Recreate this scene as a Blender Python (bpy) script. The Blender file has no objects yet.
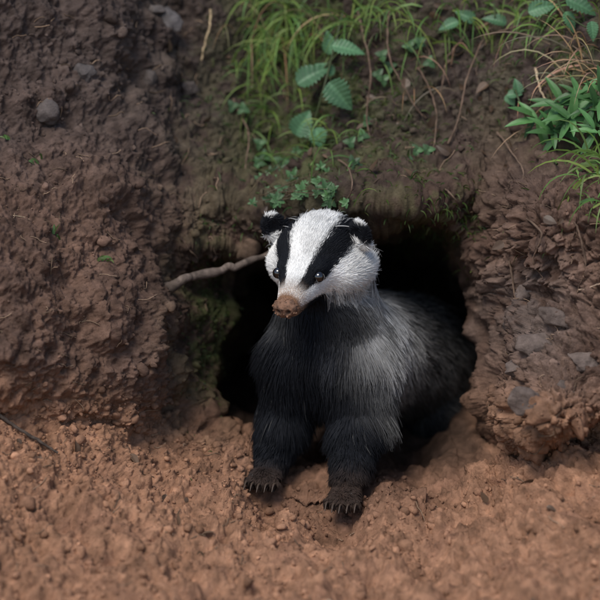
import bpy, math, numpy as np
from mathutils import Vector, Matrix
rng=np.random.default_rng(7)
S=0.14
PITCH=math.radians(15)
cp,sp=math.cos(PITCH),math.sin(PITCH)
# bank-face frame (u right, v up the bank face, h out of the bank) -> world metres
M=np.array([[1,0,0],[0,sp,-cp],[0,cp,sp]])
def W(P): return (np.asarray(P,float)@M.T)*S
UP=np.array([0,cp,sp]); 
def sm(x,a,b):
    t=np.clip((x-a)/(b-a),0,1); return t*t*(3-2*t)
def ga(x,s): return np.exp(-(x/s)**2)
def nrm(a): 
    a=np.asarray(a,float); return a/np.maximum(np.linalg.norm(a,axis=-1,keepdims=True),1e-9)
# ---------- noise ----------
def hsh(x,y,z,seed):
    with np.errstate(over='ignore'):
        n=(x.astype(np.int64)*374761393+y.astype(np.int64)*668265263+z.astype(np.int64)*2147483647%4294967291+seed*974634777)&0xffffffff
        n=(n^(n>>13))*1274126177&0xffffffff
        n=(n^(n>>16))*2246822519&0xffffffff
        n=n^(n>>15)
    return (n&0xffffff)/float(0xffffff)
def vnoise(P,f,seed=0):
    Q=P*f+100.37; I=np.floor(Q).astype(np.int64); F=Q-I; F=F*F*F*(F*(F*6-15)+10)
    r=0
    for dx in (0,1):
        wx=F[:,0] if dx else 1-F[:,0]
        for dy in (0,1):
            wy=F[:,1] if dy else 1-F[:,1]
            for dz in (0,1):
                wz=F[:,2] if dz else 1-F[:,2]
                r=r+wx*wy*wz*hsh(I[:,0]+dx,I[:,1]+dy,(I[:,2]+dz)*7919,seed)
    return r*2-1
def fbm(P,f,o,seed=0,g=.5):
    r=0;a=1;t=0
    for i in range(o):
        r=r+a*vnoise(P,f,seed+i*17); t+=a; a*=g; f*=2.03
    return r/t*1.6
def worley(P,f,seed=0):
    Q=P*f+50.7; I=np.floor(Q).astype(np.int64)
    F1=np.full(len(P),9.);F2=np.full(len(P),9.);ID=np.zeros(len(P))
    for dx in (-1,0,1):
        for dy in (-1,0,1):
            for dz in (-1,0,1):
                a=I[:,0]+dx;b=I[:,1]+dy;c=I[:,2]+dz;cc=c*7919
                px=a+hsh(a,b,cc,seed);py=b+hsh(a,b,cc,seed+1);pz=c+hsh(a,b,cc,seed+2)
                d=np.sqrt((px-Q[:,0])**2+(py-Q[:,1])**2+(pz-Q[:,2])**2)
                c1=d<F1
                F2=np.where(c1,F1,np.minimum(F2,d)); ID=np.where(c1,hsh(a,b,cc,seed+3),ID); F1=np.where(c1,d,F1)
    return F1,F2,ID
# ---------- materials ----------
def mat(name,rough=.9,spec=.2,bump=None,colvar=0.0,cvscale=60,sub=0,trans=0,coat=0,const=None):
    m=bpy.data.materials.new(name); m.use_nodes=True; nt=m.node_tree; b=nt.nodes['Principled BSDF']
    b.inputs['Roughness'].default_value=rough; b.inputs['Specular IOR Level'].default_value=spec
    if coat: b.inputs['Coat Weight'].default_value=coat; b.inputs['Coat Roughness'].default_value=.05
    if const is not None:
        rgb=nt.nodes.new('ShaderNodeRGB'); rgb.outputs[0].default_value=(*const,1); out=rgb.outputs[0]
    else:
        at=nt.nodes.new('ShaderNodeAttribute'); at.attribute_name='Col'; out=at.outputs['Color']
    tc=nt.nodes.new('ShaderNodeTexCoord')
    if colvar:
        n=nt.nodes.new('ShaderNodeTexNoise'); n.inputs['Scale'].default_value=cvscale; n.inputs['Detail'].default_value=8; n.inputs['Roughness'].default_value=.65
        nt.links.new(tc.outputs['Object'],n.inputs['Vector'])
        mr=nt.nodes.new('ShaderNodeMapRange'); mr.inputs['From Min'].default_value=.3;mr.inputs['From Max'].default_value=.7
        mr.inputs['To Min'].default_value=1-colvar; mr.inputs['To Max'].default_value=1+colvar
        nt.links.new(n.outputs['Fac'],mr.inputs['Value'])
        mx=nt.nodes.new('ShaderNodeVectorMath'); mx.operation='SCALE'
        nt.links.new(out,mx.inputs[0]); nt.links.new(mr.outputs[0],mx.inputs['Scale']); out=mx.outputs[0]
    nt.links.new(out,b.inputs['Base Color'])
    if bump:
        n=nt.nodes.new('ShaderNodeTexNoise'); n.inputs['Scale'].default_value=bump[0]; n.inputs['Detail'].default_value=9; n.inputs['Roughness'].default_value=.7
        nt.links.new(tc.outputs['Object'],n.inputs['Vector'])
        bn=nt.nodes.new('ShaderNodeBump'); bn.inputs['Strength'].default_value=bump[1]; bn.inputs['Distance'].default_value=bump[2]
        nt.links.new(n.outputs['Fac'],bn.inputs['Height']); nt.links.new(bn.outputs[0],b.inputs['Normal'])
    if trans:
        tr=nt.nodes.new('ShaderNodeBsdfTranslucent'); nt.links.new(out,tr.inputs['Color'])
        ms=nt.nodes.new('ShaderNodeMixShader'); ms.inputs[0].default_value=trans
        nt.links.new(b.outputs[0],ms.inputs[1]); nt.links.new(tr.outputs[0],ms.inputs[2])
        nt.links.new(ms.outputs[0],nt.nodes['Material Output'].inputs['Surface'])
    return m
M_soil=mat('soil',.95,.12,(170,1.,.005),.36,70)
M_clod=mat('clod_soil',.95,.12,(200,.9,.004),.30,90)
M_leaf=mat('leaf',.45,.4,(300,.3,.0006),.15,120,trans=.25)
M_grass=mat('grass',.55,.3,None,.15,80,trans=.3)
M_wood=mat('root_bark',.85,.2,(350,.8,.002),.3,150)
M_fur=mat('badger_fur',.65,.12,None)
M_skin=mat('badger_skin',.8,.05,None)
M_eye=mat('badger_eye',.06,.6,None,coat=1.0,const=(.006,.005,.005))
M_nose=mat('muddy_nose',.75,.3,(220,.7,.003),.35,130)
M_claw=mat('claw',.5,.4,(300,.3,.001),.2,200)
# ---------- mesh helpers ----------
def mkmesh(name,V,faces,col,material,origin=(0,0,0),smooth=True,parent=None):
    V=W(V)-np.asarray(origin)
    me=bpy.data.meshes.new(name)
    F=np.asarray(faces)
    n,k=F.shape
    me.vertices.add(len(V)); me.vertices.foreach_set('co',V.astype(np.float32).ravel())
    me.loops.add(n*k); me.loops.foreach_set('vertex_index',F.astype(np.int32).ravel())
    me.polygons.add(n); me.polygons.foreach_set('loop_start',np.arange(0,n*k,k,dtype=np.int32)); 
    me.polygons.foreach_set('loop_total',np.full(n,k,dtype=np.int32))
    me.update(calc_edges=True); me.validate()
    me.polygons.foreach_set('use_smooth',np.full(len(me.polygons),smooth,dtype=bool))
    if col is not None:
        a=me.color_attributes.new('Col','FLOAT_COLOR','POINT')
        c=np.ones((len(V),4),np.float32); c[:,:3]=np.clip(col,0,1); a.data.foreach_set('color',c.ravel())
    me.materials.append(material)
    ob=bpy.data.objects.new(name,me); bpy.context.collection.objects.link(ob)
    if parent is not None: ob.parent=parent
    else: ob.location=origin
    return ob
class MB:
    def __init__(s): s.V=[];s.F=[];s.C=[];s.n=0
    def add(s,V,F,C):
        V=np.asarray(V,float); C=np.asarray(C,float)
        if C.ndim==1: C=np.tile(C,(len(V),1))
        s.V.append(V); s.C.append(C); F=np.asarray(F)
        s.F.append(F+s.n); s.n+=len(V)
    def out(s,name,material,**k):
        return mkmesh(name,np.concatenate(s.V),np.concatenate(s.F),np.concatenate(s.C),material,**k)
def tube(mb,pts,rad,col,n=7):
    pts=np.asarray(pts,float); k=len(pts); rad=np.broadcast_to(rad,(k,)) if np.ndim(rad)<1 or len(np.atleast_1d(rad))!=k else np.asarray(rad)
    T=nrm(np.gradient(pts,axis=0)); a=np.array([.3,.2,.93]); 
    A=nrm(np.cross(T,a)); B=np.cross(T,A)
    th=np.linspace(0,2*np.pi,n,endpoint=False)
    V=pts[:,None]+rad[:,None,None]*(np.cos(th)[None,:,None]*A[:,None]+np.sin(th)[None,:,None]*B[:,None])
    F=[]
    for i in range(k-1):
        for j in range(n): F.append((i*n+j,i*n+(j+1)%n,(i+1)*n+(j+1)%n,(i+1)*n+j))
    c=np.asarray(col,float)
    if c.ndim==2: c=np.repeat(c,n,0)
    mb.add(V.reshape(-1,3),F,c)
def spl(P,n):
    P=np.asarray(P,float); k=len(P); t=np.linspace(0,k-1,n); out=[]
    for x in t:
        i=min(int(x),k-2); f=x-i
        p0=P[max(i-1,0)];p1=P[i];p2=P[i+1];p3=P[min(i+2,k-1)]
        out.append(.5*((2*p1)+(-p0+p2)*f+(2*p0-5*p1+4*p2-p3)*f*f+(-p0+3*p1-3*p2+p3)*f**3))
    return np.array(out)
# ---------- terrain ----------
def grow(a,b,d,e,g=1.18):
    x=[b];s=d
    while x[-1]<e: s*=g; x.append(x[-1]+s)
    return np.array(x[1:])
cu=np.concatenate([np.arange(-3.35,-1.1,.0105),np.arange(-1.1,-.55,.006),np.arange(-.55,1.65,.0105),np.arange(1.65,2.1,.0042),np.arange(2.1,3.351,.0105)])
ou=grow(0,3.35,.0105,130); us=np.concatenate([-ou[::-1],cu,ou])
cv=np.concatenate([np.arange(-3.4,-1.1,.0052),np.arange(-1.1,3.4,.0105)])
vs=np.concatenate([-grow(0,3.4,.0052,42)[::-1],cv,grow(0,3.4,.0105,42)])
UU,VV=np.meshgrid(us,vs)
nu,nv=len(us),len(vs); u=UU.ravel();v=VV.ravel()
HP=(np.array([(196,432),(201,398),(212,360),(222,318),(230,272),(250,234),(298,216),(345,208),(392,202),(432,208),(472,236),(497,290),(495,345),(487,385),(492,425),(504,452),(478,480),(435,492),(330,492),(250,474)],float)-300)/100*[1,-1]
def polysd(x,y,P):
    d=np.full(x.shape,1e9);ins=np.zeros(x.shape,bool);n=len(P)
    for i in range(n):
        a=P[i];b=P[(i+1)%n];e=b-a;wx=x-a[0];wy=y-a[1]
        t=np.clip((wx*e[0]+wy*e[1])/(e@e),0,1); d=np.minimum(d,(wx-t*e[0])**2+(wy-t*e[1])**2)
        c=((a[1]>y)!=(b[1]>y))&(x<(b[0]-a[0])*(y-a[1])/(b[1]-a[1]+1e-12)+a[0]); ins^=c
    return np.where(ins,1,-1)*np.sqrt(d)
RU=[-4,-3,-2.4,-1.9,-1.3,-.8,-.3,.2,.5,1.2,1.6,1.95,2.4,3,4]
def rimf(u): return np.interp(u,RU,[-.85,-1.0,-1.12,-1.2,-1.38,-1.58,-1.78,-1.9,-1.95,-1.93,-1.8,-1.58,-1.35,-1.15,-.95])
def hrf(u): return np.interp(u,RU,[1.7,1.35,1.05,.75,.15,.05,.18,.6,.8,.65,.5,.45,.75,1.15,1.5])
def basef(u,v):
    P=np.stack([u,v,0*u],1)
    ju=fbm(P,1.7,3,5)*.07+fbm(P,5,1,6)*.014; jv=fbm(P,1.7,3,9)*.07+fbm(P,5,1,10)*.014
    rim=rimf(u)+jv*.8; hr=hrf(u)
    Hf=4.1+.3*np.sin(u*.9+.5)
    t=np.clip((rim-v)/(rim+3.0),0,None)
    g=hr+(Hf-hr)*np.where(t<1,t**1.1,1)+np.where(v<-3,(-3-v)*3.6,0)
    uu=u+ju; vv=v+jv; tb=v-rim
    b=hr-.32*np.clip(tb,0,None)
    b+= .55*ga(uu+2.6,1.0)*ga(vv-.1,1.2)
    b-= .85*sm(uu,-1.60,-.80)*(1-sm(uu,-.3,.2))*sm(vv,-1.45,-1.0)*(1-sm(vv,.25,.6))
    b+= .22*ga(uu+1.62,.28)*ga(vv+.2,.7)
    b+= .25*ga(uu+1.75,.35)*ga(vv-.95,.4)
    b-= .55*ga(uu-.1,1.0)*sm(vv,1.0,1.7)
    b+= .38*ga(vv-1.02,.20)*ga(uu-.4,1.2)
    b+= .30*ga(uu-1.3,.5)*ga(vv-.95,.4)
    b+= .90*sm(uu,1.76,2.25)*sm(vv,-1.62,-1.2)*(1-sm(vv,1.1,1.7))
    b+= .40*ga(uu-2.3,.38)*ga(vv+1.0,.33)
    b+= .30*ga(uu-2.25,.35)*ga(vv-.75,.4)
    b-= .20*ga(uu-2.35,.5)*ga(vv-.1,.3)
    b-= .35*ga(uu+1.5,.5)*sm(vv,1.5,2.3)
    b-= 3.6*np.clip(v-4.2,0,None)
    w=sm(v-rim,-.12,.14)
    h=g*(1-w)+b*w
    d=polysd(u+ju*.7,v+jv*.7,HP)
    di=np.clip(d,0,None)
    fl=hr-(v-rim)*5.2
    fl=np.maximum(fl,-9)
    hole=np.maximum(h-7*(sm(di,.0,.5))-.7*sm(di,0,.10),np.minimum(fl,h))
    h=np.where(d>0,hole,h)
    return h,d
h0,dh=basef(u,v)
P0=np.stack([u,v,h0],1).reshape(nv,nu,3)
def gnorm(P):
    a=np.gradient(P,axis=1);b=np.gradient(P,axis=0); return nrm(np.cross(a,b))
N0=gnorm(P0).reshape(-1,3); P0=P0.reshape(-1,3)
core=(np.abs(u)<3.8)&(v>-4)&(v<3.8)
rimA=rimf(u)
disp=.17*fbm(P0,.8,3,21)+.12*fbm(P0,2.1,4,22)
Pc=P0[core]
warp=np.stack([fbm(Pc,3,3,31),fbm(Pc,3,3,32),fbm(Pc,3,3,33)],1)*.11
Pw=Pc+warp
a1,a2,ai=worley(Pw,2.7,41); b1,b2,bi=worley(Pw,6.5,42); c1,c2,ci=worley(Pc+warp*.5,17,43)
n1=fbm(Pc,1.3,3,51); n2=fbm(Pc,2.2,3,52); n3=fbm(Pc,9,5,53,.6); n4=fbm(Pc,28,3,54,.6)
uc,vc=u[core],v[core]; rc=rimf(uc)
fg=1-sm(vc-rc,-.25,.25)
rgt=sm(uc,1.6,1.9)*sm(vc,-1.5,-1.2)*(1-sm(vc,.9,1.4))
D=np.zeros(len(Pc))
D+= .085*(.6-a1)*(1-fg*.2)*(1+.9*rgt)
D+= .07*np.clip(.66-b1,0,1)*sm(n1,-.5,.4)*(1+1.2*rgt)+.03*(bi-.5)*sm(b2-b1,.02,.12)*sm(n1,-.3,.5)*(1-rgt*.7)
D+= .032*np.clip(.58-c1,0,1)*(.5+sm(n2,-.4,.4))*(1+fg*.5)+.012*(ci-.5)*sm(c2-c1,.02,.12)
D+= -.04*rgt*(1-sm(b2-b1,0,.14))-.04*rgt*(1-sm(a2-a1,0,.12))
D+= .045*n3*(1+.7*rgt)+.016*n4
D+= fg*.12*fbm(Pc*[1,1,.8],1.6,4,61)+fg*.09*np.clip(fbm(Pc*[1,1,.8],4,3,62),0,1)
wc=sm(dh[core],-.01,.06)*sm(vc-rc,.0,.25)
D=D*(1-.85*wc)+wc*.10*fbm(Pc*[1,1,.6],3.2,2,63)
disp[core]+=D
P1=P0+N0*disp[:,None]
N1=gnorm(P1.reshape(nv,nu,3)).reshape(-1,3)
def mixc(a,b,t): return a*(1-t[:,None])+np.asarray(b)*t[:,None]
nA=fbm(P1,1.1,4,71); nB=fbm(P1,3.5,4,72); nC=fbm(P1,11,4,73)
fgA=1-sm(v-rimA+.14*nB,-.15,.55)
col=np.tile(np.array([.135,.083,.062]),(len(u),1))
col=mixc(col,[.20,.118,.083],sm(nA,-.2,.7)*.8)
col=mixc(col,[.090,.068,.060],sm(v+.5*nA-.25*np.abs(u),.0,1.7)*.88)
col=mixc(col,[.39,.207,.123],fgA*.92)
col=mixc(col,[.22,.115,.072],fgA*sm(nB,.0,.8)*.75)
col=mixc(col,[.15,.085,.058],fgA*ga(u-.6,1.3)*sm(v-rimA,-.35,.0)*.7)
col=mixc(col,[.24,.143,.10],sm(u,1.7,2.0)*(1-sm(v,.5,1.1))*sm(v,-1.4,-.8)*.6*sm(nB,-.5,.4))
col=mixc(col,[.34,.185,.11],ga(u-2.2,.4)*ga(v+1.1,.3)*.8)
col=mixc(col,[.125,.103,.092],sm(u,1.7,1.9)*ga(v+.1,.7)*ga(u-2.25,.5)*.75*sm(nB,-.6,.3))
moss=ga(u-.15,1.15)*sm(v,.7,1.3)*.8+ga(u-1.35,.4)*ga(v-.75,.35)*.8+ga(u+.95,.36)*ga(v+.2,.8)*1.4+.6*ga(u-2.8,.8)*sm(v,1.2,1.8)
moss*=sm(nB+nC*.6,-.45,.25)
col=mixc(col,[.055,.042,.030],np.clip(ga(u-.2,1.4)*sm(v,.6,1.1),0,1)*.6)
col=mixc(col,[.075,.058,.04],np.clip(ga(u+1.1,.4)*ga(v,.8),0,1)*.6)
col=mixc(col,[.068,.088,.028],np.clip(moss,0,1)*.72)
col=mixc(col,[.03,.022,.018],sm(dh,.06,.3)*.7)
col*= (1+.32*nC+.22*nB)[:,None]
idx=np.arange(nv*nu).reshape(nv,nu)
Fq=np.stack([idx[:-1,:-1],idx[:-1,1:],idx[1:,1:],idx[1:,:-1]],-1).reshape(-1,4)
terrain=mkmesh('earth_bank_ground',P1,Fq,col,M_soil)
G1=P1.reshape(nv,nu,3);GN=N1.reshape(nv,nu,3);GC=col.reshape(nv,nu,3)
def samp(uu,vv):
    i=np.clip(np.searchsorted(us,uu),0,nu-1); j=np.clip(np.searchsorted(vs,vv),0,nv-1)
    return G1[j,i],GN[j,i],GC[j,i]
def gp(px,py,lift=0.):
    p,n,c=samp((px-300)/100,(300-py)/100); return p+n*lift
# ---------- clods ----------
import bmesh
def ico(sub):
    bm=bmesh.new(); bmesh.ops.create_icosphere(bm,subdivisions=sub,radius=1); V=np.array([x.co[:] for x in bm.verts]);F=np.array([[x.index for x in f.verts] for f in bm.faces]); bm.free(); return V,F
I1=ico(1);I2=ico(2);I3=ico(4)
def lump(V,seed,f=1.2,a=.35,cuts=7):
    r=np.random.default_rng(int(seed)*13+1)
    V=V.copy()
    for k in range(cuts):
        d=nrm(r.normal(size=3)); t=r.uniform(.45,.8); q=V@d; ex=np.clip(q-t,0,None); V=V-ex[:,None]*d*.9
    n=fbm(V+seed*3.1,f,3,int(seed)%97); return V*(1+a*n)[:,None]
def scatter(name,N,ul,vl,smin,smax,pw,cvar,shapes,mask=True,inhole=False):
    uu=rng.uniform(*ul,N);vv=rng.uniform(*vl,N)
    if mask:
        cm=fbm(np.stack([uu,vv,0*uu],1),1.6,3,77); kp=rng.random(N)<sm(cm,-.5,.6)*.9+.1; uu,vv=uu[kp],vv[kp]; N=len(uu)
    P,Nn,C=samp(uu,vv); size=smin*(1-rng.random(N))**(-1/pw); size=np.minimum(size,smax)
    AV=[];AF=[];AC=[];n=0
    vari=[(lump(b[0],k+1),b[1]) for b in shapes for k in range(16)]
    dd=polysd(uu,vv,HP)
    for i in range(N):
        if dd[i]>-.03 and not inhole: continue
        V,F=vari[rng.integers(len(vari))]
        ax=rng.normal(size=3); R=np.array(Matrix.Rotation(rng.uniform(0,6.28),3,Vector(ax)))
        sc=size[i]*np.array([1,rng.uniform(.6,1),rng.uniform(.5,.9)])
        X=(V*sc)@R.T+P[i]+Nn[i]*size[i]*.12
        AV.append(X);AF.append(F+n);n+=len(X)
        AC.append(np.tile(C[i]*rng.uniform(1-cvar,1+cvar),(len(X),1)))
    return mkmesh(name,np.concatenate(AV),np.concatenate(AF),np.concatenate(AC),M_clod,smooth=True)
scatter('soil_crumbs',15000,(-3.4,3.4),(-3.3,-1.0),.009,.065,1.8,.3,[I1])
scatter('soil_clods',4200,(-3.4,3.4),(-2.6,3.3),.010,.085,1.7,.22,[I2])
scatter('soil_crumbs',420,(-.75,1.1),(-2.02,-1.62),.010,.05,1.9,.3,[I1],mask=False,inhole=True)
def stone(px,py,r,c,sq=(1,.75,.6),rot=0,seed=1,name='stone',sink=.0):
    V,F=I3; V=lump(V,seed,1.1,.25,cuts=11)*1.15; V=V*np.array(sq)*r
    R=np.array(Matrix.Rotation(rot,3,'Z')); p,n,_=samp((px-300)/100,(300-py)/100)
    nn=fbm(V,9,4,seed)[:,None]; V=V*(1+.06*nn)
    mkmesh(name,(V@R.T)+p+n*r*sink,F,np.array(c)*(1+.3*nn),M_clod)
for a in [(145,18,.16,(.14,.125,.12),(1,.9,.6),.5,3),(52,110,.16,(.11,.092,.085),(1,.75,.6),.4,5),(78,72,.13,(.11,.095,.09),(1,.7,.6),-.3,8),(130,76,.11,(.11,.09,.08),(.7,1,.6),.2,9),(182,82,.09,(.11,.09,.08),(1,1,.6),.2,12),(133,3,.12,(.14,.12,.11),(1,.6,.6),0,14)]:
    stone(*a,sink=.05)
rs=np.random.default_rng(5)
LC=(.15,.115,.098)
for a in [(528,348,.19),(503,325,.12),(548,320,.15),(562,352,.14),(512,370,.12),(520,292,.14),(585,335,.12),(545,378,.13),(525,398,.14)]:
    stone(a[0],a[1],a[2],np.array(LC)*rs.uniform(.7,1.15),(1,rs.uniform(.6,.9),.6),rs.uniform(-.5,.5),int(a[0]),sink=-.2)
# ---------- plants ----------
def leaf(mb,base,d,nr,L,Wd,col,ser=0,nser=9,fold=.25,droop=.25,shape='ovate',vein=True):
    base=np.asarray(base,float); d=nrm(d); nr=nrm(np.asarray(nr)-d*np.dot(nr,d)); s=np.cross(nr,d)
    R=46 if ser else 14; C=9; t=np.linspace(0,1,R)
    if shape=='ovate': w=np.sin(np.pi*t**.62)**.85
    elif shape=='lance': w=np.sin(np.pi*t**.8)**.8
    else: w=np.sin(np.pi*t**.9)
    w=np.clip(w,0,1)
    if ser: w=w*(1-ser*((t*nser)%1))
    w[-1]=.0; w[0]=.04
    q=np.linspace(-1,1,C)
    X=base+ (t[:,None,None]*L)*d + (w[:,None]*q[None]*Wd*.5)[:,:,None]*s
    z=-droop*L*t[:,None]**2 + fold*Wd*.5*np.abs(q)[None]*w[:,None]
    z=z+.03*L*np.cos((t[:,None]*nser*.9-np.abs(q)[None]*1.2)*2*np.pi)*(np.abs(q)[None])*w[:,None]*(1 if vein else .2)
    X=X+z[:,:,None]*nr
    cc=np.array(col)[None,None]*(1+.0*X)
    if vein:
        vn=((t[:,None]*nser*.75-np.abs(q)[None]*.8)%1); k=np.where(vn<.18,.25,0)+np.where(np.abs(q)[None]<.1,.4,0)
        cc=cc*(1+k[:,:,None])
    F=[(i*C+j,i*C+j+1,(i+1)*C+j+1,(i+1)*C+j) for i in range(R-1) for j in range(C-1)]
    mb.add(X.reshape(-1,3),F,cc.reshape(-1,3))
def uv(px,py,h): return np.array([(px-300)/100,(300-py)/100,h])
def gh(px,py): return gp(px,py)[2]
NET=(.08,.18,.085)
def netplant(name,items,stems):
    mb=MB()
    for s in stems:
        pts=spl([uv(x,y,gh(x,y)+l) for x,y,l in s],14); tube(mb,pts,np.linspace(.014,.008,14),(.06,.08,.03),6)
    for (x,y,ang,L,Wd,l) in items:
        a=math.radians(ang); d=np.array([math.cos(a),math.sin(a),.15]); b=uv(x,y,gh(x,y)+l)-d*L*.5
        c=np.array(NET)*rng.uniform(.75,1.25)
        leaf(mb,b,d,(rng.uniform(-.35,.35),.35+rng.uniform(-.3,.3),1),L,Wd,c,ser=.28,nser=9,fold=rng.uniform(.15,.4),droop=rng.uniform(.15,.4))
    return mb.out(name,M_leaf)
netplant('dead_nettle_plant',[(350,41,-8,.34,.2,.32),(313,66,35,.38,.27,.38),(341,91,-50,.36,.31,.35),(303,117,60,.29,.28,.3),(319,134,-75,.22,.22,.28),(326,60,150,.22,.15,.25),(330,32,100,.25,.17,.2)],
 [[(345,0,.1),(335,40,.25),(325,80,.28),(312,125,.25)],[(325,60,.25),(340,44,.3)],[(322,88,.25),(338,88,.3)]])
netplant('dead_nettle_plant',[(545,4,20,.3,.2,.25),(583,4,-20,.34,.22,.25),(592,32,-80,.2,.14,.2),(572,20,-60,.22,.15,.2),(500,12,160,.25,.16,.2),(452,18,200,.22,.15,.15),(470,8,150,.22,.15,.15),(520,84,100,.16,.13,.2),(513,98,-60,.14,.12,.22),(517,92,10,.15,.12,.2)],
 [[(560,-10,.1),(565,10,.2),(585,28,.2)],[(500,-5,.1),(500,10,.2)],[(530,120,.05),(521,100,.18),(517,86,.2)]])
mb=MB()
for k in range(52):
    x=rng.normal(300,34);y=rng.normal(180,15)+.12*abs(x-300)
    if x<248 or x>360 or y>206: continue
    l=rng.uniform(.06,.32); c=np.array([.07,.15,.055])*rng.uniform(.5,1.5)
    root=uv(300+rng.normal(0,22),195,gh(300,195)+.02); b=uv(x,y,gh(x,y)+l)
    tube(mb,spl([root,(root+b)/2+[0,.03,.05],b],6),.0045,(.10,.07,.04),5)
    a0=rng.uniform(0,6.28); nr=np.array([rng.uniform(-.5,.5),rng.uniform(0,.7),1]); s0=rng.uniform(.06,.13)
    for j in range(5):
        a=a0+(j-2)*.95; d=np.array([math.cos(a),math.sin(a),rng.uniform(-.1,.2)])
        leaf(mb,b,d,nr,s0*(1 if j==2 else .85),s0*.68,c,ser=.45,nser=3,droop=.15,vein=False)
mb.out('herb_robert_plant',M_leaf)
mb=MB()
for (x0,y0,nn_) in [(356,140,3),(412,148,3),(262,150,3),(378,60,4),(420,40,4),(240,100,2)]:
    for k in range(nn_):
        x=x0+rng.normal()*9;y=y0+rng.normal()*8;l=rng.uniform(.05,.15);a=rng.uniform(0,6.28)
        b=uv(x,y,gh(x,y)+l); tube(mb,spl([gp(x0,y0),(gp(x0,y0)+b)/2+[0,0,.03],b],6),.004,(.08,.1,.04),5)
        for j in range(3):
            aa=a+j*2.1; leaf(mb,b,(math.cos(aa),math.sin(aa),.1),(rng.uniform(-.3,.3),.4,1),.08,.065,np.array([.07,.15,.055])*rng.uniform(.6,1.3),droop=.2,vein=False)
mb.out('wood_sorrel_plant',M_leaf)
mb=MB()
cen=[(552,132,.35),(568,120,.42),(590,112,.4),(592,135,.4),(600,100,.35),(560,105,.3),(538,122,.3),(578,98,.35)]
for (x,y,l) in cen:
    c0=uv(x,y,gh(x,y)+l); tube(mb,spl([uv(x+14,y+45,gh(x+14,y+45)),uv(x+8,y+25,gh(x,y)+l*.6),c0],8),.011,(.08,.12,.04),6)
    for j in range(8):
        a=j*2.4+rng.uniform(-.3,.3); el=rng.uniform(-.1,.7)
        d=np.array([math.cos(a)*1.0,math.sin(a)*.6+.15,el]); L=rng.uniform(.22,.36)
        c=np.array([.08,.19,.06])*rng.uniform(.6,1.5)
        leaf(mb,c0+rng.normal(size=3)*.02,d,(0,.7,.7),L,L*.28,c,droop=.25,shape='lance',fold=.35,vein=False)
mb.out('willowherb_plant',M_leaf)
def blades(mb,n,cx,cy,sx,sy,Lr,w,col,lean=(0,0),cv=.3,spread=.6,grav=.9):
    for i in range(n):
        x=rng.normal(cx,sx);y=rng.normal(cy,sy); b,nn,_=samp((x-300)/100,(300-y)/100)
        L=rng.uniform(*Lr); d=nrm(nn*.8+UP*.55+np.array([rng.normal()*spread+lean[0],rng.normal()*spread*.6+lean[1],rng.normal()*.3]))
        k=8; pts=[np.array(b)];dd=d.copy()
        g=grav*rng.uniform(.5,1.3)
        for j in range(k-1):
            dd=nrm(dd-UP*g*.32*(1+j*.1)); pts.append(pts[-1]+dd*L/(k-1))
        pts=np.array(pts); T=nrm(np.gradient(pts,axis=0)); s=nrm(np.cross(T,np.array([rng.normal()*.4,rng.normal()*.4,1.])))
        wd=w*rng.uniform(.6,1.3)*np.array([.8,1,1,.95,.85,.65,.4,.03])
        V=np.stack([pts-s*wd[:,None]*.5,pts+s*wd[:,None]*.5],1).reshape(-1,3)
        F=[(2*j,2*j+1,2*j+3,2*j+2) for j in range(k-1)]
        c=np.array(col)*rng.uniform(1-cv,1+cv)*np.array([rng.uniform(.8,1.4),1,rng.uniform(.7,1.2)])
        mb.add(V,F,c)
GR=(.125,.22,.055)
mb=MB()
blades(mb,110,275,22,20,26,(.35,1.0),.018,GR,lean=(-.15,0),cv=.45)
blades(mb,60,330,10,45,18,(.3,.9),.017,GR,cv=.45)
blades(mb,50,395,10,34,16,(.3,.8),.016,GR,cv=.45)
blades(mb,35,258,95,12,26,(.3,.6),.015,GR,cv=.45)
blades(mb,40,325,150,26,22,(.2,.55),.014,GR,cv=.45)
mb.out('grass_clump',M_grass)
mb=MB()
blades(mb,45,592,170,10,10,(.3,.8),.022,GR,lean=(-.3,0),grav=1.2)
blades(mb,25,590,205,10,14,(.2,.6),.018,GR,lean=(-.3,0),grav=1.3)
blades(mb,40,560,12,30,14,(.2,.6),.018,GR)
blades(mb,40,480,8,25,10,(.2,.6),.018,GR)
mb.out('grass_clump',M_grass)
mb=MB()
blades(mb,45,588,75,16,28,(.5,1.0),.016,(.36,.28,.17),lean=(-.3,.2),cv=.3,spread=.5,grav=.6)
blades(mb,18,280,15,30,15,(.5,1.1),.012,(.35,.26,.15),cv=.25)
blades(mb,16,440,40,50,30,(.3,.7),.010,(.3,.22,.14),cv=.25)
mb.out('dry_grass',M_grass)
mb=MB()
blades(mb,1100,330,110,65,60,(.05,.16),.012,(.05,.08,.02),spread=.8)
blades(mb,450,435,225,28,28,(.04,.12),.012,(.05,.085,.018),spread=.8)
blades(mb,450,203,325,14,50,(.025,.06),.012,(.05,.075,.02),spread=.8)
blades(mb,350,560,60,40,45,(.05,.14),.012,(.05,.085,.018),spread=.8)
mb.out('moss',M_grass)
mb=MB()
for (x,y) in [(40,165),(14,135),(105,262),(60,240),(250,70)]: blades(mb,5,x,y,4,3,(.06,.14),.025,(.08,.15,.05),spread=.9)
mb.out('seedlings',M_grass)
def twig(name,pts,r0,r1,c,n=26,wob=.015,sides=8):
    mb=MB(); P=spl([uv(x,y,gh(x,y)+l) for x,y,l in pts],n); P+=np.cumsum(rng.normal(size=P.shape),0)*wob*.3
    r=np.linspace(r0,r1,n)*(1+.18*rng.normal(size=n)*.6)
    cc=np.array(c)*(1+.2*rng.normal(size=(n,1)))
    tube(mb,P,r,cc,sides); return mb.out(name,M_wood)
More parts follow.
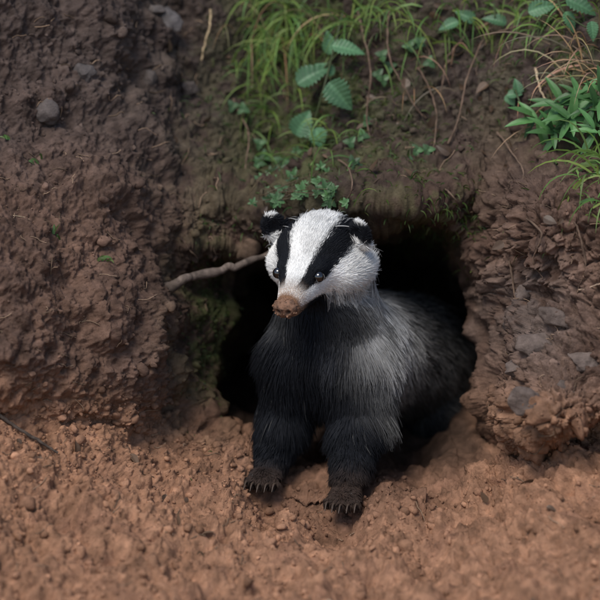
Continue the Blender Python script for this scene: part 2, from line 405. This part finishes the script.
def absroot():
    mb=MB(); h=gh(160,288)
    P=spl([uv(160,290,h-.12),uv(172,287,h+.03),uv(184,279,h+.07),uv(194,276,h+.02),uv(214,273,h-.02),uv(228,265,h-.04),uv(236,267,h-.06),uv(252,260,h-.12),uv(272,252,h-.25)],50)
    n=len(P); P+=np.stack([fbm(P,6,2,7),fbm(P,6,2,8),fbm(P,6,2,9)],1)*.015
    t=np.linspace(0,1,n)
    tube(mb,P,np.interp(t,[0,.12,.2,.4,.5,.55,.8,1],[.07,.06,.045,.042,.052,.038,.036,.026])*(1+.12*fbm(P,14,3,3)),np.array([.13,.10,.082])*(1+.25*rng.normal(size=(n,1))),12)
    P=spl([uv(172,284,h),uv(163,300,h+.03),uv(158,318,h-.0)],10); tube(mb,P,np.linspace(.03,.012,10),(.13,.10,.08),7)
    mb.out('tree_root',M_wood)
absroot()
twig('fallen_twig',[(-8,398,.05),(20,414,.07),(45,430,.07),(68,446,.05)],.022,.012,(.08,.06,.048))
TW=(.15,.10,.07)
for pts in [[(450,142,.12),(462,110,.2),(470,70,.2),(488,30,.2),(500,14,.1)],[(488,28,.15),(520,22,.2),(560,10,.15)],[(468,30,.1),(450,55,.15),(443,90,.1)],
            [(392,0,.1),(388,45,.2),(402,85,.2),(420,112,.05)],[(318,148,.1),(345,165,.25),(350,195,.25),(333,215,.2),(356,217,.15)],[(230,90,.05),(245,130,.15),(240,175,.1)],
            [(420,60,.1),(440,100,.12),(438,150,.1)],[(360,0,.1),(372,60,.15),(368,120,.1),(380,160,.05)],[(178,235,.05),(190,248,.1),(196,262,.1)],[(500,130,.05),(520,175,.1),(505,210,.05)],[(430,180,.05),(455,205,.12),(452,240,.05)],
            [(510,215,.02),(530,238,.08),(525,262,.08),(535,280,.02)],[(560,225,.02),(570,262,.08),(562,300,.03)],[(505,262,.02),(512,300,.08),(506,340,.02)]]:
    twig('rootlet',pts,.012,.005,TW)
twig('straw_stem',[(206,-4,.12),(203,20,.15),(196,48,.03)],.012,.008,(.45,.34,.2))
twig('straw_stem',[(-5,218,.04),(20,217,.05),(46,223,.03)],.009,.006,(.4,.3,.2))
twig('straw_stem',[(538,66,.1),(542,90,.18),(556,108,.1)],.014,.008,(.45,.34,.22))
twig('straw_stem',[(320,568,.04),(338,572,.05),(360,590,.03)],.010,.007,(.42,.3,.2))
twig('straw_stem',[(566,290,.04),(585,284,.05),(603,280,.03)],.009,.007,(.3,.22,.16))
mb=MB()
for i in range(420):
    x=rng.uniform(-5,605);y=rng.uniform(0,600)
    if polysd(np.array([(x-300)/100]),np.array([(300-y)/100]),HP)[0]>-.08: continue
    a=rng.uniform(0,6.28);L=rng.uniform(4,16)
    P=[gp(x+math.cos(a)*L*t+rng.normal()*.8,y+math.sin(a)*L*t*(.4 if y>420 else 1)+rng.normal()*.8,.012) for t in (0,.33,.66,1)]
    tube(mb,spl(P,6),.0042,np.array([.22,.15,.10])*rng.uniform(.4,1.7),4)
mb.out('root_fibres_and_straw_bits',M_wood)
mb=MB()
for i in range(120):
    x=rng.normal(420,120);y=rng.uniform(0,250) if i<80 else rng.uniform(380,580)
    if i>=80: x=rng.uniform(0,600)
    if polysd(np.array([(x-300)/100]),np.array([(300-y)/100]),HP)[0]>-.08: continue
    a=rng.uniform(0,6.28); L=rng.uniform(.06,.17); p,nn,_=samp((x-300)/100,(300-y)/100)
    leaf(mb,p+nn*.03,(math.cos(a),math.sin(a),.2),nn+rng.normal(size=3)*.3,L,L*.6,np.array([.15,.095,.06])*rng.uniform(.5,1.3),shape='ovate',fold=rng.uniform(-.3,.6),droop=rng.uniform(-.3,.4),vein=False)
mb.out('dead_leaves',M_leaf)
# ---------- badger ----------
HC=np.array([.175,.43,.55]); Fh=nrm([-.36,-.50,.80]); Rh=np.array([.91,-.10,.37]); Rh=nrm(Rh-Fh*(Rh@Fh)); Uh=-np.cross(Rh,Fh)
def hl(r,f,g): return HC+Rh*r+Fh*f+Uh*g
def toh(P): Q=P-HC; return np.stack([Q@Rh,Q@Fh,Q@Uh],-1)
def rcone(P,a,b,ra,rb):
    a=np.asarray(a,float);b=np.asarray(b,float);e=b-a; t=np.clip(((P-a)@e)/(e@e),0,1)
    return np.linalg.norm(P-a-t[...,None]*e,axis=-1)-(ra+(rb-ra)*t)
def ell(Q,c,r):
    r=np.asarray(r,float); q=(Q-np.asarray(c,float)); k=np.linalg.norm(q/r,axis=-1); k2=np.linalg.norm(q/(r*r),axis=-1)
    return k*(k-1)/np.maximum(k2,1e-6)
def smin(a,b,k):
    h=np.clip(.5+.5*(b-a)/k,0,1); return b*(1-h)+a*h-k*h*(1-h)
EARC=(.455,-.04,.27)
def sd_head(P):
    Q=toh(P)
    d=ell(Q,(0,-.04,.03),(.40,.42,.34))
    for s in (-1,1): d=smin(d,ell(Q,(s*.27,-.02,-.1),(.24,.28,.22)),.12)
    d=smin(d,rcone(Q,(0,.12,.03),(0,.82,-.08),.30,.115),.12)
    d=smin(d,rcone(Q,(0,.15,-.15),(0,.74,-.17),.19,.07),.06)
    for s in (-1,1): d=smin(d,ell(Q,(s*.16,.42,.10),(.085,.13,.07)),.07)
    for s in (-1,1):
        q=Q-np.array([s*EARC[0],EARC[1],EARC[2]]); c,sn=math.cos(.35*s),math.sin(.35*s)
        q=np.stack([q[...,0]*c+q[...,1]*sn,-q[...,0]*sn+q[...,1]*c,q[...,2]],-1)
        e=ell(q,(0,0,0),(.115,.05,.145)); e=np.maximum(e,-ell(q,(0,.05,.0),(.075,.045,.095)))
        d=smin(d,e,.03)
    return d
PAWS=[np.array([-.34,-1.77,.30]),np.array([.44,-1.935,.86])]
def paw(P,c,yaw):
    a=np.array([math.sin(yaw),-.05,math.cos(yaw)]); a=nrm(a-UP*(a@UP)); s=np.cross(UP,a)
    Q=np.stack([(P-c)@s,(P-c)@a,(P-c)@UP],-1)
    d=ell(Q,(0,0,.03),(.145,.19,.085))
    for i in range(5):
        x=(i-2)*.062; d=smin(d,rcone(Q,(x*.8,.08,.03),(x*1.15,.20-.02*abs(i-2)**1.3,.0),.043,.036),.02)
    return d,a,s
def sd_body(P):
    d=rcone(P,HC-Fh*.1-Uh*.08,(.30,-.30,.12),.35,.44)
    d=smin(d,ell(P,(.29,-.50,.0),(.47,.52,.52)),.2)
    d=smin(d,rcone(P,(.42,-.45,-.2),(1.05,-.62,-1.7),.49,.60),.25)
    d=smin(d,ell(P,(1.1,-.64,-2.1),(.60,.58,.8)),.2)
    d=smin(d,rcone(P,(1.2,-.5,-2.8),(1.25,-.5,-3.4),.14,.05),.1)
    return d
LEGS=[ [(.0,-.55,.12,.29),(-.08,-1.02,.0,.215),(-.24,-1.48,.10,.145),(-.32,-1.70,.20,.12)],
       [(.52,-.65,.22,.33),(.59,-1.10,.28,.235),(.51,-1.58,.58,.155),(.46,-1.84,.76,.13)],
       [(1.3,-.75,-2.0,.45),(1.4,-1.15,-1.7,.26),(1.35,-1.25,-2.1,.15),(1.35,-1.45,-1.9,.11)],
       [(.8,-.75,-2.0,.45),(.7,-1.15,-1.7,.26),(.7,-1.25,-2.1,.15),(.7,-1.45,-1.9,.11)]]
def sd_legs(P):
    d=None
    for L in LEGS:
        e=None
        for a,b in zip(L[:-1],L[1:]):
            c=rcone(P,a[:3],b[:3],a[3],b[3]); e=c if e is None else smin(e,c,.06)
        d=e if d is None else smin(d,e,.05)
    return d
def sd_paws(P):
    d=paw(P,PAWS[0],-.25)[0]; d=np.minimum(d,paw(P,PAWS[1],-.2)[0])
    d=np.minimum(d,paw(P,np.array([1.35,-1.5,-1.8]),0)[0]); d=np.minimum(d,paw(P,np.array([.7,-1.5,-1.8]),0)[0]); return d
def sdf(P):
    d=smin(sd_body(P),sd_legs(P),.16); d=smin(d,sd_paws(P),.05); return smin(d,sd_head(P),.12)
def nets(f,lo,hi,dx):
    ax=[np.arange(l,h_+dx,dx) for l,h_ in zip(lo,hi)]; shp=tuple(len(a) for a in ax)
    X=np.empty(shp,np.float32)
    for i,x in enumerate(ax[0]):
        Y,Z=np.meshgrid(ax[1],ax[2],indexing='ij'); X[i]=f(np.stack([np.full(Y.shape,x),Y,Z],-1).reshape(-1,3)).reshape(Y.shape)
    s=X<0; c=[(i,j,k) for i in (0,1) for j in (0,1) for k in (0,1)]
    sl=lambda A,o: A[o[0]:shp[0]-1+o[0],o[1]:shp[1]-1+o[1],o[2]:shp[2]-1+o[2]]
    cnt=sum(sl(s,o).astype(np.int8) for o in c); act=(cnt>0)&(cnt<8); I=np.argwhere(act)
    vid=np.full(act.shape,-1,np.int64); vid[act]=np.arange(len(I)); pos=np.zeros((len(I),3));num=np.zeros(len(I))
    for o in c:
        for a in range(3):
            if o[a]==1: continue
            o2=list(o);o2[a]=1
            A=X[tuple((I+o).T)];B=X[tuple((I+np.array(o2)).T)]; m=(A<0)!=(B<0); t=np.where(m,A/np.where(m,A-B,1),0)
            q=np.tile(np.array(o,float),(len(I),1)); q[:,a]=t; pos[m]+=q[m]; num[m]+=1
    V=(I+pos/num[:,None])*dx+np.array([a[0] for a in ax]); Fs=[]
    for a in range(3):
        b,d=(a+1)%3,(a+2)%3
        s0=np.take(s,range(shp[a]-1),a); s1=np.take(s,range(1,shp[a]),a); E=np.argwhere(s0!=s1)
        E=E[(E[:,b]>0)&(E[:,d]>0)&(E[:,b]<shp[b]-1)&(E[:,d]<shp[d]-1)]
        ins=s0[tuple(E.T)]
        def g(ob,od): e=E.copy(); e[:,b]-=ob; e[:,d]-=od; return vid[tuple(e.T)]
        q=np.stack([g(1,1),g(0,1),g(0,0),g(1,0)],1); q[~ins]=q[~ins][:,::-1]; Fs.append(q)
    return V,np.concatenate(Fs)
BV,BF=nets(sdf,(-1.,-2.15,-3.6),(2.3,1.15,1.75),.028)
def grad(P,e=.012):
    g=np.stack([sdf(P+np.array(d)*e)-sdf(P-np.array(d)*e) for d in ((1,0,0),(0,1,0),(0,0,1))],1); return nrm(g)
WHITE=np.array([.80,.79,.76]);BLACK=np.array([.009,.010,.013]);GREY=np.array([.21,.205,.195]);MUD=np.array([.22,.12,.07])
def pattern(P,Nn,jit):
    Q=toh(P); dh_=sd_head(P); db=np.minimum(sd_body(P),sd_legs(P))
    r,f,g=Q[:,0],Q[:,1],Q[:,2]
    th=np.degrees(np.arctan2(np.abs(r),g+.10-.1*sm(f,.1,.7)))+jit*2.2
    t1=23+16*sm(f,.3,.75); t2=np.interp(f,[-.3,0,.25,.45,.7],[57,55,58,76,84])
    blk=sm(th,t1-3,t1+3)*(1-sm(th,t2-3,t2+3))*(1-sm(f,.66,.80))
    thr=sm(th,122,134)*sm(f,.0,.2)+sm(th,128,140)*(1-sm(f,.0,.2))
    hc=mixc(np.tile(WHITE,(len(P),1)),BLACK,np.clip(blk+thr,0,1))
    ear=sm(np.abs(r),.345,.375)*sm(g,.17,.22)
    hc=mixc(hc,BLACK,ear); tip=sm(g+.25*(np.abs(r)-.455),.375,.395)*ear; hc=mixc(hc,WHITE*.85,tip)
    hc=mixc(hc,[.38,.26,.18],sm(f,.62,.80)*.8*sm(jit,-1.5,.5)); hc=mixc(hc,MUD,sm(f,.79,.86))
    x,y,z=P[:,0],P[:,1],P[:,2]; nz=fbm(P,3,3,81)
    gry=sm(x+.16*nz,.56,.90)*sm(y+.2*nz,-1.15,-.6)
    bc=mixc(np.tile(BLACK,(len(P),1)),GREY,gry)
    ruff=ga(x-.76-.1*nz,.24)*sm(y,-.95,-.25)*ga(z-.1,.6); bc=mixc(bc,[.52,.51,.495],np.clip(ruff,0,1)*.8)
    ruffL=ga(x+.33,.14)*sm(y,-.35,-.1); bc=mixc(bc,[.35,.35,.35],ruffL*.7)
    chest=ga(x-.32,.14)*ga(y+.40,.22); bc=mixc(bc,[.07,.072,.08],chest*.7*sm(nz,-.4,.4))
    rear=sm(-z,.3,1.0); bc=mixc(bc,[.15,.14,.13],rear*.9*sm(y,-1.2,-.7))
    dirt=sm(-y,1.45,1.85); bc=mixc(bc,[.055,.033,.022],dirt*.6)
    w=sm(db-dh_+.05*jit,-.14,.04)*sm(f+.04*jit,-.62,-.38)
    isg=np.clip((gry+chest*.3)*(1-w),0,1)
    return bc*(1-w[:,None])+hc*w[:,None],w,isg,Q
E0=W(np.array([.3,-1.9,.3]))
badger=bpy.data.objects.new('badger',None); bpy.context.collection.objects.link(badger); badger.location=E0
bcol,_,_,_=pattern(BV,None,np.zeros(len(BV)))
mkmesh('body',BV,BF,bcol*.55,M_skin,origin=E0,parent=badger)
def surf(p0,d):
    d=nrm(d);t=0.;p=np.array(p0,float)
    for i in range(80):
        s=float(sdf((p+d*t)[None])[0]); 
        if s>-.0005: break
        t+=max(-s,.001)
    return p+d*t
EYES=[]
for s in (-1,1):
    c=surf(hl(s*.10,.40,.0),Rh*s*.62+Uh*.42+Fh*.62); EYES.append(c); print('eye',c)
    V,F=ico(4); o=nrm(Rh*s*.6+Uh*.35+Fh*.7)
    mkmesh('eye_'+('l' if s<0 else 'r'),V*.056+c-o*.008,F,None,M_eye,origin=E0,parent=badger)
V,F=ico(5); Vn=V.copy()
q=Vn*np.array([.122,.085,.10]); q[:,0]*=1-.18*np.clip(-V[:,2],0,1)
for s in (-1,1):
    dd=np.linalg.norm(V-np.array([s*.42,.88,-.1]),axis=1); q[:,1]-=.045*ga(dd,.2)
q[:,1]-=.012*ga(V[:,0],.08)*(V[:,2]<.2)
nn=fbm(V,3,5,91,.65); q*=1+.08*nn[:,None]
nc=mixc(np.tile(np.array([.22,.12,.075]),(len(V),1)),[.05,.03,.022],sm(nn,-.1,.6)*.85)
for s in (-1,1):
    dd=np.linalg.norm(V-np.array([s*.42,.88,-.1]),axis=1); nc=mixc(nc,[.01,.008,.008],ga(dd,.2))
NP=HC+Fh*.90-Uh*.07
mkmesh('nose',NP+q@np.stack([Rh,Fh,Uh]),F,nc,M_nose,origin=E0,parent=badger)
mb=MB()
for k in range(60):
    a=rng.normal(size=3); a[1]=abs(a[1])*.6-.3; a=nrm(a)
    p=NP+ (a*np.array([.125,.09,.10]))@np.stack([Rh,Fh,Uh]); V2=lump(I1[0],k+3)*rng.uniform(.006,.016)
    mb.add(V2+p,I1[1],np.array([.25,.14,.09])*rng.uniform(.6,1.3))
mb.out('mud_on_snout',M_clod,origin=E0,parent=badger)
mb=MB()
for c,y in ((PAWS[0],-.25),(PAWS[1],-.2)):
    _,a,s=paw(np.zeros((1,3)),c,y)
    for i in range(5):
        x=(i-2)*.062*1.15; b=c+s*x+a*(.21-.02*abs(i-2)**1.3)+UP*.01
        P=spl([b,b+a*.07+UP*.012,b+a*.14-UP*.04],7); tube(mb,P,np.linspace(.017,.003,7),(.065,.045,.033),7)
mb.out('claws',M_claw,origin=E0,parent=badger)
# fur
tri=BF; A=BV[tri[:,0]];B=BV[tri[:,1]];C_=BV[tri[:,2]];D_=BV[tri[:,3]]
area=.5*np.linalg.norm(np.cross(C_-A,D_-B),axis=1); cen=(A+C_)/2
hd=sd_head(cen)-np.minimum(sd_body(cen),sd_legs(cen))
wgt=area*np.where(hd<.05,5.,1.)*np.where(cen[:,2]<-1.2,.4,1.)
NH=300000
fi=rng.choice(len(tri),NH,p=wgt/wgt.sum()); a=rng.random((NH,1));b=rng.random((NH,1))
R=(A[fi]*(1-a)+B[fi]*a)*(1-b)+(D_[fi]*(1-a)+C_[fi]*a)*b
Nn=grad(R); jit=rng.normal(size=NH)
colr,wh,isg,Q=pattern(R,Nn,jit)
r_,f_,g_=Q.T
headflow=np.tile(-Fh,(NH,1))+ (-Uh)[None]*(.45*sm(-g_,-.1,.2))[:,None]
down=-UP; bk=sm(-R[:,2],.0,.9)
bodyflow=np.array([.12,-.35,-.9])[None]*bk[:,None]+(down+np.array([.0,0,-.1]))[None]*(1.1-bk)[:,None]+np.stack([.45*sm(R[:,0],.3,.9)-.3*(1-sm(R[:,0],-.3,.1)),0*jit,0*jit],1)
wf=sm(wh,0,1)
flow=nrm(headflow)*wf[:,None]+nrm(bodyflow)*(1-wf)[:,None]
fn=np.stack([fbm(R,4,3,101),fbm(R,4,3,102),fbm(R,4,3,103)],1)*.45*(1-.7*wh)[:,None]
flow=nrm(flow)+fn+rng.normal(size=R.shape)*(.15-.04*wh)[:,None]
ft=nrm(flow-Nn*np.sum(flow*Nn,1)[:,None])
L=np.interp(f_,[-.5,-.1,.2,.4,.6,.8],[.18,.10,.065,.045,.032,.022])*wh
lb=.32-.18*sm(-R[:,1],1.0,1.5)-.08*sm(-R[:,1],1.65,1.8)
lb=np.where(sd_paws(R)<.03,.055,lb)
L=L+lb*(1-wh); cheek=wh*sm(np.abs(r_),.3,.42)*sm(-g_,-.05,.1)*sm(-f_,-.25,.1); L=L*(1+.8*cheek)
earw=wh*sm(np.abs(r_),.345,.375)*sm(g_,.17,.22); L=np.where(earw>.5,.045,L)
L*=rng.uniform(.5,1.25,NH)
lift=np.where(wh>.5,.20,.38)+.15*cheek
keep=np.ones(NH,bool)
for e in EYES: keep&=np.linalg.norm(R-e,axis=1)>.063
keep&=np.linalg.norm(R-NP,axis=1)>.10
keep&=~((sd_paws(R)<.01)&(rng.random(NH)<.2))
K=6; s=np.linspace(0,1,K)
pts=R[:,None]+ (L[:,None]*s[None])[:,:,None]*(ft[:,None]*(.85+.15*s[None,:,None]))+ (L[:,None]*lift[:,None]*(s-.5*s*s)[None])[:,:,None]*Nn[:,None]*1.6
pts+= (L[:,None]*(s**2)[None]*.14*(1-wh)[:,None])[:,:,None]*(-UP)
bend=rng.normal(size=R.shape)*.10; pts+=(L[:,None]*(s**2)[None])[:,:,None]*bend[:,None]
cs=np.where(wh>.5,.045,.085); key=np.floor((R+.05*fbm(R,6,1,7)[:,None])/cs[:,None]).astype(np.int64)+500
kk=key[:,0]*4000000+key[:,1]*2000+key[:,2]+(wh>.5)*8000000000000
_,inv=np.unique(kk,return_inverse=True); inv=inv.ravel(); ct=np.zeros((inv.max()+1,3)); np.add.at(ct,inv,pts[:,-1]); ct/=np.bincount(inv)[:,None]
cl=(.36*(1-.6*wh))[:,None,None]*(s**1.6)[None,:,None]
pts+= (ct[inv]-pts[:,-1])[:,None]*cl
cc=np.repeat(colr[:,None],K,1)
rv=rng.random(NH)
grz=isg[:,None]*np.ones(K)[None]
band=np.interp(s,[0,.3,.5,.7,1],[1.0,.7,.10,.35,2.4])[None]*np.where(rv<.6,1,0)[:,None]+np.where((rv>=.6)&(rv<.82),.10,0)[:,None]+np.where(rv>=.82,1.4,0)[:,None]
cc=cc*(1-grz[:,:,None])+cc*band[:,:,None]*grz[:,:,None]
cv_=fbm(R,5,3,111)
cc*=(rng.uniform(.75,1.15,NH)*(1+.18*cv_))[:,None,None]
stray=(rng.random(NH)<.006)&(wh<.3); cc[stray,3:]=[.07,.068,.065]
rad=np.where(wh>.5,.0036,.0052)*rng.uniform(.6,1.2,NH); rr=rad[:,None]*np.interp(s,[0,.5,1],[1,.85,.12])[None]
pts,cc,rr=pts[keep],cc[keep],rr[keep]; n=len(pts)
hc_=bpy.data.hair_curves.new('fur'); hc_.add_curves([K]*n)
hc_.points.foreach_set('position',(W(pts.reshape(-1,3))-E0).astype(np.float32).ravel())
at=hc_.attributes.get('radius') or hc_.attributes.new('radius','FLOAT','POINT'); at.data.foreach_set('value',(rr*S).astype(np.float32).ravel())
ca=hc_.attributes.new('Col','FLOAT_COLOR','POINT'); c4=np.ones((n*K,4),np.float32); c4[:,:3]=np.clip(cc.reshape(-1,3),0,1); ca.data.foreach_set('color',c4.ravel())
hc_.materials.append(M_fur)
fo=bpy.data.objects.new('fur',hc_); bpy.context.collection.objects.link(fo); fo.parent=badger
# ---------- light, camera ----------
sc=bpy.context.scene
w=bpy.data.worlds.new('World'); sc.world=w; w.use_nodes=True; nt=w.node_tree
sky=nt.nodes.new('ShaderNodeTexSky'); sky.sky_type='NISHITA'; sky.sun_disc=False
el=math.radians(57); az=math.radians(-150); sky.sun_elevation=el; sky.sun_rotation=az
nt.links.new(sky.outputs[0],nt.nodes['Background'].inputs[0]); nt.nodes['Background'].inputs[1].default_value=.15
sun=bpy.data.lights.new('sun','SUN'); sun.energy=3.0; sun.angle=math.radians(28); sun.color=(1,.95,.88)
so=bpy.data.objects.new('sun',sun); bpy.context.collection.objects.link(so)
dv=Vector((math.sin(az)*math.cos(el),math.cos(az)*math.cos(el),math.sin(el)))
so.rotation_euler=dv.to_track_quat('Z','Y').to_euler(); so.location=dv*5
cam=bpy.data.cameras.new('camera'); co=bpy.data.objects.new('camera',cam); bpy.context.collection.objects.link(co)
co.location=Vector(W(np.array([0,0,30.]))); co.rotation_euler=(math.pi/2-PITCH,0,0)
cam.sensor_width=36; cam.lens=36*30/6; cam.clip_end=500; cam.clip_start=.05
cam.dof.use_dof=True; cam.dof.focus_distance=(30-.9)*S; cam.dof.aperture_fstop=2.8
sc.camera=co
sc.view_settings.view_transform='Standard'; sc.view_settings.look='None'; sc.view_settings.exposure=0
print('hairs',n,'verts',len(P1))
